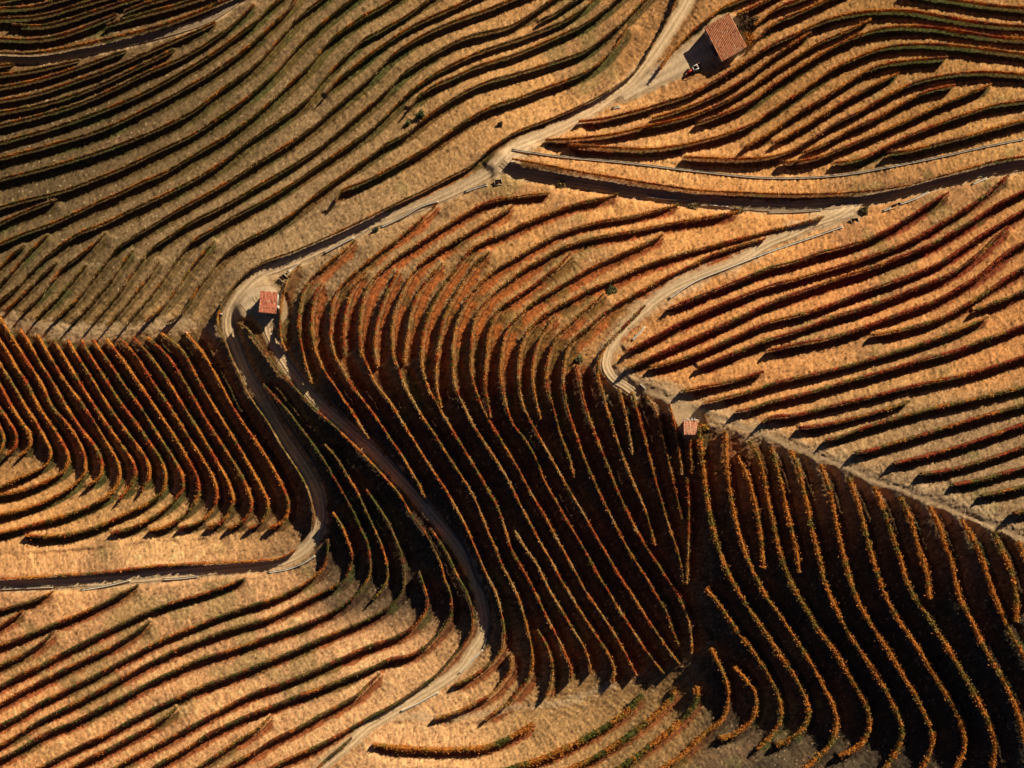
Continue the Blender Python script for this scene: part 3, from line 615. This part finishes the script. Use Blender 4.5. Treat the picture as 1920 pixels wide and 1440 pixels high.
FN = dict(corner=('far corner slope', 'top left corner'), west=('western slope', 'upper left track'), leftblock=('steep left shaded slope', 'left photo edge'),
 lowerleft=('bright lower left hillside', 'left road'), centre=('central hillside', 'roadside hut'), right=('bright eastern slope', 'pale track above'),
 southeast=('dark southeast slope', 'valley at left'), bottom=('bottom slope', 'farm track'), northeast=('upper right slope', 'top photo edge'))
ORD = 'first second third fourth fifth sixth seventh eighth ninth tenth eleventh twelfth thirteenth fourteenth fifteenth sixteenth seventeenth eighteenth nineteenth twentieth'.split()
def ordinal(i):
    if i < 20: return ORD[i]
    t = {2: 'twenty', 3: 'thirty', 4: 'forty'}[(i+1)//10]; r = (i+1) % 10
    return {'twenty': 'twentieth', 'thirty': 'thirtieth', 'forty': 'fortieth'}[t] if r == 0 else t+'-'+ORD[r-1]
HVF = dict(corner=1.95, west=1.85, leftblock=1.6, lowerleft=1.65, centre=1.5, right=2.0, southeast=1.6, bottom=1.5, northeast=1.95)
r_last = {f: len(rs)-1 for f, rs in FIELDS.items()}
for f, i, P in rows:
    HV = HVF[f]
    P = spline(P, 3.0); n = len(P); L = (n-1)*3*S; ws = WID[f]
    d = np.gradient(P, axis=0); d /= np.hypot(d[:, 0], d[:, 1])[:, None]
    nr = np.stack([d[:, 1], -d[:, 0]], 1)
    gx_, gy_, gz_ = px2w(P[:, 0], P[:, 1], 1.0 if f in ('leftblock', 'centre', 'southeast') else .4)
    G = np.stack([gx_, gy_, gz_], 1)
    nd = np.stack([nr[:, 0], -nr[:, 1]], 1); dw = np.stack([d[:, 0], -d[:, 1]], 1)
    vig = 1+.13*np.convolve(rng.standard_normal(n+8), np.ones(9)/3, 'valid'); gap = rng.random(n) < .006; gap = np.convolve(gap, np.ones(3), 'same') > 0; vig = np.clip(vig, .6, 1.3)*np.where(gap, .3, 1)
    thin = (f == 'northeast' and r_last[f] == i) or (f == 'west' and r_last[f] == i) or (f == 'leftblock' and r_last[f] == i)
    if thin: vig = vig*.85*np.where(np.convolve(rng.random(n) < .09, np.ones(2), 'same') > 0, .35, 1)
    zs = np.ones(n) if f != 'centre' else 1-.24*np.clip((760-P[:, 1])/70, 0, 1)
    if f in ('west', 'lowerleft', 'corner'): vig = np.clip(vig, .6, 1.2)
    c0 = G[n//2].copy(); root = empty('vine_row', tuple(c0))
    G = G-c0
    # dense core of shoots
    q = np.array([(-.5, .34), (-.66, .9), (-.3, 1.38), (.3, 1.38), (.66, .9), (.5, .34)])*np.array([.34*ws, HV/1.5]); KQ = len(q)
    jx = 1+.14*rng.standard_normal((n, KQ)); jz = 1+.05*rng.standard_normal((n, KQ))
    V = np.zeros((n, KQ, 3)); lat = q[None, :, 0]*jx*vig[:, None]
    V[..., 0] = G[:, None, 0]+nd[:, None, 0]*lat; V[..., 1] = G[:, None, 1]+nd[:, None, 1]*lat; V[..., 2] = G[:, None, 2]+q[None, :, 1]*jz*(.75+.25*vig[:, None])*zs[:, None]
    ii = np.arange(n*KQ).reshape(n, KQ); nx_ = np.roll(ii, -1, 1)
    F1 = np.stack([ii[:-1], nx_[:-1], nx_[1:], ii[1:]], -1).reshape(-1, 4)
    caps = [list(range(KQ))[::-1], list(range((n-1)*KQ, n*KQ))]
    # leaf clumps
    NL = int(L*DEN[f]*(.75+.35*rng.random())); s = rng.random(NL)*(n-1.001); k = s.astype(int); fr = (s-k)[:, None]
    keep = rng.random(NL) < vig[k]/1.25; s = s[keep]; k = k[keep]; fr = fr[keep]; NL = len(k)
    gp = G[k]*(1-fr)+G[k+1]*fr; lat = rng.standard_normal(NL)*.20*ws*vig[k]; hz = .40+(HV-.35)*rng.beta(2.2, 1.2, NL)*(.75+.25*vig[k])
    far = rng.random(NL) < .015; lat[far] *= 1.7
    ctr = gp.copy(); ctr[:, :2] += nd[k]*lat[:, None]; ctr[:, 2] += hz*zs[k]
    sz = (.06+.10*rng.random(NL))[:, None]*(1.05 if ws > 1 else .95)
    a = rng.standard_normal((NL, 3)); a /= np.linalg.norm(a, axis=1)[:, None]; b = rng.standard_normal((NL, 3)); b -= a*(a*b).sum(1)[:, None]; b /= np.linalg.norm(b, axis=1)[:, None]
    a[:, 2] *= .6
    LV = np.stack([ctr-a*sz*1.2, ctr-b*sz*.8, ctr+a*sz*1.2, ctr+b*sz*.8], 1).reshape(-1, 3)
    LF = (np.arange(NL*4).reshape(NL, 4)+n*KQ)
    mix = MIX[f]; pal = np.array([VC[c] for c in mix]); base_i = rng.integers(len(mix))
    wnz = np.convolve(rng.standard_normal(n+24), np.ones(25)/5, 'valid'); wn2 = np.convolve(rng.standard_normal(n+6), np.ones(7)/2.6, 'valid')
    ph = (base_i+1.1*wnz+.7*wn2) % len(mix)
    def colr(kk, jit): 
        p = (ph[kk]+jit) % len(mix); i0_ = p.astype(int) % len(mix); i1_ = (i0_+1) % len(mix); ff = (p-np.floor(p))[:, None]
        return pal[i0_]*(1-ff)+pal[i1_]*ff
    cl = colr(k, .20*rng.standard_normal(NL))*(1+.15*rng.standard_normal((NL, 1)))
    cc = colr(np.repeat(np.arange(n), KQ), np.zeros(n*KQ))*(.85+.15*rng.standard_normal((n*KQ, 1)))
    allv = np.vstack([V.reshape(-1, 3), LV]); allc = np.vstack([cc, np.repeat(cl, 4, axis=0)])
    faces = np.vstack([F1, LF])
    mesh_obj('foliage', allv, faces, M_leaf, root, col=np.clip(allc, .01, .8))
    # trunks and posts, real pieces joined per row
    def sticks(pos, h, r, lean=.0):
        m_ = len(pos); th = np.arange(3)*2*math.pi/3; ring = np.stack([np.cos(th), np.sin(th), 0*th], 1)*r
        bot = pos[:, None, :]+ring[None]-np.array([0, 0, .1]); top = bot+np.array([0, 0, h+.1]); top[..., :2] += lean*rng.standard_normal((m_, 1, 2))
        V_ = np.concatenate([bot, top], 1).reshape(-1, 3); o_ = (np.arange(m_)*6)[:, None]
        F_ = np.concatenate([o_+np.array([[0, 1, 4, 3]]), o_+np.array([[1, 2, 5, 4]]), o_+np.array([[2, 0, 3, 5]])], 0); return V_, F_
    ks = np.arange(1, n-1, 3); V_, F_ = sticks(G[ks], .75, .045, .06); tag(mesh_obj('trunks', V_, F_, M_wood, root), kind='stuff')
    ks = np.unique(np.r_[0, np.arange(0, n, 17), n-1]); V_, F_ = sticks(G[ks], 1.65, .06, .03); tag(mesh_obj('trellis_posts', V_, F_, M_wood, root), kind='stuff')
    nm_col = {'gold': 'golden', 'orange': 'orange', 'red': 'red', 'olive': 'olive', 'green': 'green', 'brown': 'brown', 'straw': 'straw coloured', 'dkred': 'dark red'}
    size = 'very short' if L < 9 else 'short' if L < 25 else 'long' if L > 60 else 'medium length'
    fn, ref = FN[f]
    tag(root, f'{size} vine row on the {fn}, {ordinal(i)} from the {ref}', 'vine row', f'vine rows on the {fn}')

# ------------------------------------------------------------------ concrete drains beside the roads
WL = ['white concrete drain below the main road, longest above the central rows', 'white concrete drain between the road and the second central row', 'short white drain beside the square basin by the hut',
 'short white drain just west of the road junction', 'long white kerb drain along the pale track up to the fork', 'short white drain at the bend of the pale track', 'white drain on the bank below the shaded road, right part',
 'very short white drain pieces between basins at the right', 'short white drain at far right under the shaded road', 'curved white drain on the outside of the left hairpin bend', 'white drain under the left road above the bright hillside',
 'thin white drain under the left road near the first bright rows', 'thin white drain at the far left end of the road', 'white drain on the outer bend of the lower road', 'white drain where the lower road meets the farm track',
 'very long white wall line curving below the upper right slope', 'shaded drain along the left road through the dark slope', 'short shaded drain high on the upper road', 'shaded drain halfway down the upper road', 'long shaded drain round the lower curve of the upper road',
 'bluish shaded drain at the end of a central row', 'bluish shaded drain next to the shaded road bend', 'thin drain west of the road fork', 'short dark kerb at the top of the crest track', 'short pale stone sill beside the main road below the barn']
for k, Pw in enumerate(WALLS):
    P = spline(Pw, 4.0); n = len(P); d = np.gradient(P, axis=0); d /= np.hypot(d[:, 0], d[:, 1])[:, None]; nr = np.stack([d[:, 1], -d[:, 0]], 1)
    shade = k in (16, 17, 18, 19); th = (.045 if k in (15, 11, 12, 22) else .09)  # drains in shade get darker concrete walls, the shade painted in
    def wall(offp, wd, z0, z1):
        V = []; 
        for sgn, zz in ((-1, z0), (-1, z1), (1, z1), (1, z0)):
            p = P+nr*(offp+sgn*wd/S); x, y, z = px2w(p[:, 0], p[:, 1]); zc = px2w(P[:, 0], P[:, 1])[2]; V.append(np.stack([x, y, zc+zz], 1))
        V = np.stack(V, 1); ii = np.arange(n*4).reshape(n, 4); F_ = np.stack([ii[:-1], ii[1:], np.roll(ii, -1, 1)[1:], np.roll(ii, -1, 1)[:-1]], -1).reshape(-1, 4)
        F_ = [list(r_) for r_ in F_]+[[0, 1, 2, 3], list(range(n*4-4, n*4))[::-1]]
        return V.reshape(-1, 3), F_
    m0 = px2w(P[n//2, 0:1], P[n//2, 1:2]); root = empty('concrete_drain', (float(m0[0][0]), float(m0[1][0]), float(m0[2][0])))
    o3 = np.array(root.location)
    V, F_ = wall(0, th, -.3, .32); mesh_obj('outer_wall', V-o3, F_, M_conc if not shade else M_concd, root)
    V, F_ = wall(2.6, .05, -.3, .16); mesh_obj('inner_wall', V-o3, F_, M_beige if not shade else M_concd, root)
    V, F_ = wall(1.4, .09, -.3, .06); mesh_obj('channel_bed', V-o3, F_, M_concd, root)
    tag(root, WL[k], 'drain', 'concrete drains along the roads')

# ------------------------------------------------------------------ settling basins
BAS = [((531.5, 521.5), 1.2, 1.2, -45, 'square concrete basin with brown bottom beside the roadside hut'), ((934, 342), 1.3, 1.0, 8, 'small concrete basin south of the road junction'),
       ((1602, 414), 1.25, .95, 10, 'small dark basin right of the road fork'), ((1679, 386), 1.9, .75, 25, 'narrow concrete basin at the end of a white drain, far right'), ((538, 514), .5, .5, -45, 'tiny concrete inlet box joined to the drain by the hut basin')]
for (u, v), a, b, rot, lab in BAS:
    x, y, z = [float(q) for q in px2w(np.array(u, float), np.array(v, float))]; r = empty('settling_basin', (x, y, z+.05), math.radians(rot))
    for nm, c, dd in (('side_wall', (0, b/2, .1), (a+.12, .08, .4)), ('side_wall', (0, -b/2, .1), (a+.12, .08, .4)), ('side_wall', (a/2+.02, 0, .1), (.08, b-.085, .394)), ('side_wall', (-a/2-.02, 0, .1), (.08, b-.085, .394))):
        MB().box(c, dd).obj(nm, M_beige, r)
    MB().box((0, 0, .0), (a-.09, b-.15, .1)).obj('basin_floor', M_rust, r); tag(r, lab, 'basin', 'concrete basins')

# ------------------------------------------------------------------ tiled buildings
def building(name, corners, eave, rise, label, tile=.33, thick=.12, wallinset=.25, door_side=3, tone=(.52, .22, .12), extra=None):
    """corners: roof outline in photo pixels, order A,B,C,D (A-B is the high edge side given by rise on A-D...)"""
    cu = np.mean([c[0] for c in corners]); cv = np.mean([c[1] for c in corners]); zg = float(gz(np.array(cu), np.array(cv)))
    W = [np.array(to_world(u, v, zg+eave)) for u, v in corners]; cen = sum(W)/4; cen[2] = zg
    root = empty(name, tuple(cen)); W = [w_2-cen for w_2 in W]; e1 = W[1]-W[0]; e2 = W[3]-W[0]
    hA, hB, hC, hD = rise; hs = [hA, hB, hC, hD]
    for w2, h_ in zip(W, hs): w2[2] = eave+h_
    def pt(s, t): return (W[0]*(1-s)+W[1]*s)*(1-t)+(W[3]*(1-s)+W[2]*s)*t
    nrm = np.cross(e1, e2); nrm = nrm/np.linalg.norm(nrm); nrm *= np.sign(nrm[2])
    # deck
    V = [pt(0, 0), pt(1, 0), pt(1, 1), pt(0, 1)]; V = V+[v-np.array([0, 0, thick]) for v in V]
    mesh_obj('roof_deck', V, [[0, 1, 2, 3], [7, 6, 5, 4], [0, 4, 5, 1], [1, 5, 6, 2], [2, 6, 7, 3], [3, 7, 4, 0]], M_wood, root)
    na = max(4, int(np.linalg.norm(e1)/(tile*.78))); nb = max(4, int(np.linalg.norm(e2)/tile)); V = []; Fq = []; Cq = []
    for i in range(na):
        for j in range(nb):
            s0, s1 = (i-.02)/na, (i+.98)/na; t0, t1 = (j-.05)/nb, (j+1.08)/nb; jz = .012*rng.standard_normal(); n0 = len(V)
            for t, lift in ((t0, .065), (t1, .03)):
                for q, up in ((0, 0), (.2, .05), (.5, .085), (.8, .05), (1, 0)):
                    s = s0+(s1-s0)*q; V.append(pt(s, t)+np.array([0, 0, lift+up+jz]))
            Fq += [[n0+k, n0+k+1, n0+5+k+1, n0+5+k] for k in range(4)]+[[n0, n0+1, n0+2, n0+3, n0+4][::-1]]
            c = np.array(tone)*(1+.12*rng.standard_normal()); 
            if rng.random() < .09: c = np.array([.56, .33, .22])*(1+.1*rng.standard_normal())
            if rng.random() < .06: c = np.array([.28, .11, .07])
            Cq += [np.clip(c, .03, .8)]*10
    tag(mesh_obj('roof_tiles', V, Fq, M_tile, root, col=np.array(Cq)), kind='stuff')
    u1 = e1[:2]/np.linalg.norm(e1[:2]); u2 = e2[:2]/np.linalg.norm(e2[:2]); wi = wallinset
    cs_ = [W[0][:2]+(u1+u2)*wi, W[1][:2]+(-u1+u2)*wi, W[2][:2]+(-u1-u2)*wi, W[3][:2]+(u1-u2)*wi]
    for k in range(4):
        p, q = cs_[k], cs_[(k+1) % 4]; d = q-p; Lw = np.linalg.norm(d); d /= Lw; nn = np.array([d[1], -d[0]]); 
        if np.dot(nn, (p+q)/2) < 0: nn = -nn
        t = .2; hh = [W[k][2]-thick-.01, W[(k+1) % 4][2]-thick-.01]
        pi, qi = p-nn*t, q-nn*t
        if k % 2: p, q, pi, qi = p+d*t*1.01, q-d*t*1.01, pi+d*t*1.01, qi-d*t*1.01
        V = []
        for a_2, h_ in ((p, hh[0]), (q, hh[1]), (qi, hh[1]), (pi, hh[0])): V += [(*a_2, -.9), (*a_2, h_)]
        o = mesh_obj('wall', V, [[0, 2, 3, 1], [2, 4, 5, 3], [4, 6, 7, 5], [6, 0, 1, 7], [1, 3, 5, 7], [6, 4, 2, 0]], M_wall, root)
        if k == door_side:
            ang = math.atan2(d[1], d[0]); c = p*.62+q*.38; w_d = min(2.4 if Lw > 5 else .9, Lw*.5)
            dr = MB().box((c[0]+nn[0]*.03, c[1]+nn[1]*.03, .95), (w_d, .06, 1.9), ang).obj('door', M_door, root)
            MB().cyl((c[0]+nn[0]*.06+d[0]*w_d*.4, c[1]+nn[1]*.06+d[1]*w_d*.4, .95), (c[0]+nn[0]*.14+d[0]*w_d*.4, c[1]+nn[1]*.14+d[1]*w_d*.4, .95), .03, 8).obj('handle', M_steel, dr)
            c = p*.2+q*.8; wn_ = MB().box((c[0]+nn[0]*.02, c[1]+nn[1]*.02, 1.25), (.6, .05, .55), ang).obj('window', M_glass, root)
            MB().box((c[0]+nn[0]*.06, c[1]+nn[1]*.06, .93), (.7, .14, .06), ang).obj('sill', M_conc, wn_)
    tag(root, label, 'building'); return root, cen, W
building('farm_building', [(1320.5, 52.5), (1366, 25.5), (1399, 89), (1353, 116)], 2.7, (0, .55, .55, 0), 'largest tiled building with a casting yard shadow, beside the road at the top', .36, door_side=3)
hut, hc, hW = building('roadside_hut', [(489, 545.5), (521, 548), (518, 588.5), (485, 585)], 1.95, (.25, .25, 0, 0), 'red tiled stone hut beside the bend of the main road', .33, door_side=2, tone=(.48, .17, .11))
MB().box((1.75, -.95, 1.0), (.34, .62, 2.0), -.06).obj('chimney', M_conc, hut)
MB().box((1.72, .3, 1.75), (.22, 2.3, .12), -.06).obj('gutter', M_conc, hut)
hut3, _, _ = building('pump_hut', [(1281, 787.5), (1308, 788.5), (1304.5, 815), (1282, 815)], 1.9, (.2, .2, 0, 0), 'small pink tiled hut below the crest track with white pipes', .33, door_side=2, tone=(.60, .29, .19))
for q in (-.45, .35, .85): MB().cyl((q, 1.32, -.2), (q, 1.32, 2.2), .07, 8).cyl((q, 1.32, 2.2), (q-.12, 1.62, 2.2), .07, 8).obj('pipe', M_white, hut3)
MB().box((0, 1.36, 1.98), (2.5, .12, .12)).obj('fascia', M_white, hut3)

# ------------------------------------------------------------------ small machines by the barn
def place(u, v): return tuple(float(q) for q in px2w(np.array(u, float), np.array(v, float)))
def tractor(loc, rz, label):
    r = empty('vineyard_tractor', loc, rz)
    MB().box((.75, 0, .62), (1.1, .5, .42), 0, (.9, .8)).obj('hood', M_red, r)
    MB().box((-.25, 0, .55), (1.1, .62, .34)).obj('chassis', M_black, r)
    MB().box((-.45, 0, .85), (.42, .42, .1)).box((-.66, 0, 1.05), (.08, .42, .42)).obj('seat', M_black, r)
    f = MB()
    for a in (-.75, .15):
        for b in (-.38, .38): MB().box((a, b, 1.15), (.06, .06, 1.0)).obj('cage_post', M_white, r)
    f = MB(); f.box((-.3, .39, 1.68), (1.1, .14, .08)); f.box((-.3, -.39, 1.68), (1.1, .14, .08)); f.box((-.78, 0, 1.68), (.14, .63, .078)); f.box((.18, 0, 1.68), (.14, .63, .078)); f.obj('cab_frame', M_white, r)
    for a, rad in ((-.55, .45), (.85, .3)):
        for b in (-.48, .48):
            wh = MB().cyl((a, b-.12, rad), (a, b+.12, rad), rad, 18).obj('wheel', M_black, r); MB().cyl((a, b-.13, rad), (a, b+.13, rad), rad*.5, 12).obj('rim', M_white, wh)
    MB().cyl((.1, 0, .9), (-.1, 0, 1.05), .16, 12).obj('steering_wheel', M_black, r); MB().cyl((.95, .15, .8), (.95, .15, 1.25), .03, 8).obj('exhaust', M_steel, r)
    return tag(r, label, 'tractor')
tractor(place(1299, 132), math.radians(207), 'small vineyard tractor with white cab frame parked at the yard edge')
r = empty('pallet_cage', place(1309, 125), math.radians(12)); f = MB()
for a in (-.45, .45):
    for b in (-.4, .4): MB().box((a, b, .5), (.07, .07, 1.0)).obj('cage_post', M_wood, r)
MB().box((0, .4, 1.02), (1.0, .1, .08)).box((.45, 0, 1.02), (.1, .7, .078)).box((-.45, 0, 1.02), (.1, .7, .078)).obj('top_rail', flat_mat('rusty_iron', (.3, .14, .09), (.45, .25, .17), 5), r); MB().box((0, 0, .08), (1, .9, .1)).obj('base', M_wood, r)
tag(r, 'rusty brown pallet cage standing between the tractor and the barn', 'cage')
r = empty('red_trough', place(1290, 142), math.radians(22)); MB().box((0, 0, .12), (.85, .36, .1)).obj('floor', M_red, r)
[MB().box((0, q, .26), (.9, .05, .34)).obj('long_side', M_red, r) for q in (-.19, .19)]; [MB().box((q, 0, .26), (.05, .32, .338)).obj('short_side', M_red, r) for q in (-.43, .43)]
MB().box((0, 0, .2), (.6, .12, .05)).obj('contents', M_white, r); tag(r, 'bright red trough on the ground left of the tractor', 'trough')
def marker(u, v, rz, lab):
    r = empty('route_marker', place(u, v), math.radians(rz)); MB().box((0, 0, .35), (.5, .2, .7)).obj('stone', M_white, r); MB().box((-.155, -.002, .36), (.2, .212, .706)).obj('red_panel', M_red, r); tag(r, lab, 'marker', 'red and white roadside markers')
marker(415.5, 589, -10, 'red and white marker stone at the roadside left of the hut bend'); marker(350.5, 623.5, -20, 'red and white marker stone at the end of the ridge path')
r = empty('water_tank', place(523.5, 582)); MB().box((0, 0, .25), (.5, .55, .5)).obj('tank', M_steel, r); MB().cyl((0, 0, .5), (0, 0, .56), .12, 12).obj('cap', M_white, r); tag(r, 'small grey tank at the foot of the roadside hut', 'tank')

# ------------------------------------------------------------------ shrubs
def shrub(u, v, r_, h, c, lab, nm='shrub', group=None):
    x, y, z = place(u, v); root = empty(nm, (x, y, z)); V = []; n = int(420*r_)
    m = MB()
    for k in range(6):
        t = 2*math.pi*k/6+rng.random(); m.cyl((0, 0, -.1), (math.cos(t)*r_*.6, math.sin(t)*r_*.6, h*.7), .04, 5, .015)
    m.obj('stems', M_wood, root)
    dirs = rng.standard_normal((n, 3)); dirs /= np.linalg.norm(dirs, axis=1)[:, None]; lob = 1+.35*np.sin(3*np.arctan2(dirs[:, 1], dirs[:, 0])+rng.random()*6)
    ctr = dirs*np.array([r_, r_, h*.5])*(rng.random((n, 1))**.4)*lob[:, None]; ctr[:, 2] += h*.55
    a = rng.standard_normal((n, 3))*.13; b = rng.standard_normal((n, 3))*.10
    LV = np.stack([ctr-a, ctr-b, ctr+a, ctr+b], 1).reshape(-1, 3); cl = np.array(c)*(1+.35*rng.standard_normal((n, 1)))
    mesh_obj('foliage', LV, np.arange(n*4).reshape(n, 4), M_leaf, root, col=np.clip(np.repeat(cl, 4, 0), .01, .7)); tag(root, lab, 'shrub', group)
shrub(1404, 74, 1.1, 1.5, (.55, .22, .04), 'orange leaved shrub at the east wall of the barn')
shrub(1396, 48, 1.6, 1.7, (.13, .08, .055), 'large dark brown shrub behind the barn')
shrub(1411, 42, 1.0, 1.3, (.15, .10, .06), 'smaller dark shrub up the slope behind the barn')
shrub(789, 216, .8, .8, (.07, .11, .04), 'dark green shrub on the wide bank of the western slope')
shrub(764, 233, .5, .5, (.08, .11, .04), 'small low green bush west of the larger green shrub')
shrub(938, 233, .45, .6, (.07, .05, .04), 'small dark bush on the pale bank above the main road')
shrub(705, 432, .55, .6, (.12, .13, .07), 'grey green bush at the lower end of the white drain')
shrub(1146, 543, 1.0, .5, (.20, .20, .10), 'pale green weeds on the bank left of the pale track')
shrub(1086, 672, .6, .7, (.26, .27, .13), 'pale green tuft at the top of a central vine row')
shrub(1300, 388, .9, .6, (.34, .27, .15), 'dry straw coloured bush below the shaded road')
shrub(1385, 396, .8, .7, (.38, .30, .16), 'dry yellow bush at the tip of the long central row')
shrub(1620, 395, .8, .5, (.22, .19, .09), 'low weeds beside the right basin')
shrub(40, 900, .7, .4, (.08, .12, .04), 'low green weeds where the left vine rows bend')
shrub(1053, 345, 1.0, .6, (.40, .32, .17), 'dry pale grass clump just east of the road junction')
shrub(1322, 802, .5, .8, (.55, .35, .06), 'yellow leaved bush touching the pump hut')
print('tris', sum(sum(len(p.vertices)-2 for p in o.data.polygons) if len(o.data.polygons) < 3000 else 2*len(o.data.polygons) for o in D.objects if o.type == 'MESH'), 'z', float(h0.min()), float(h0.max()), 'rows', len(rows))
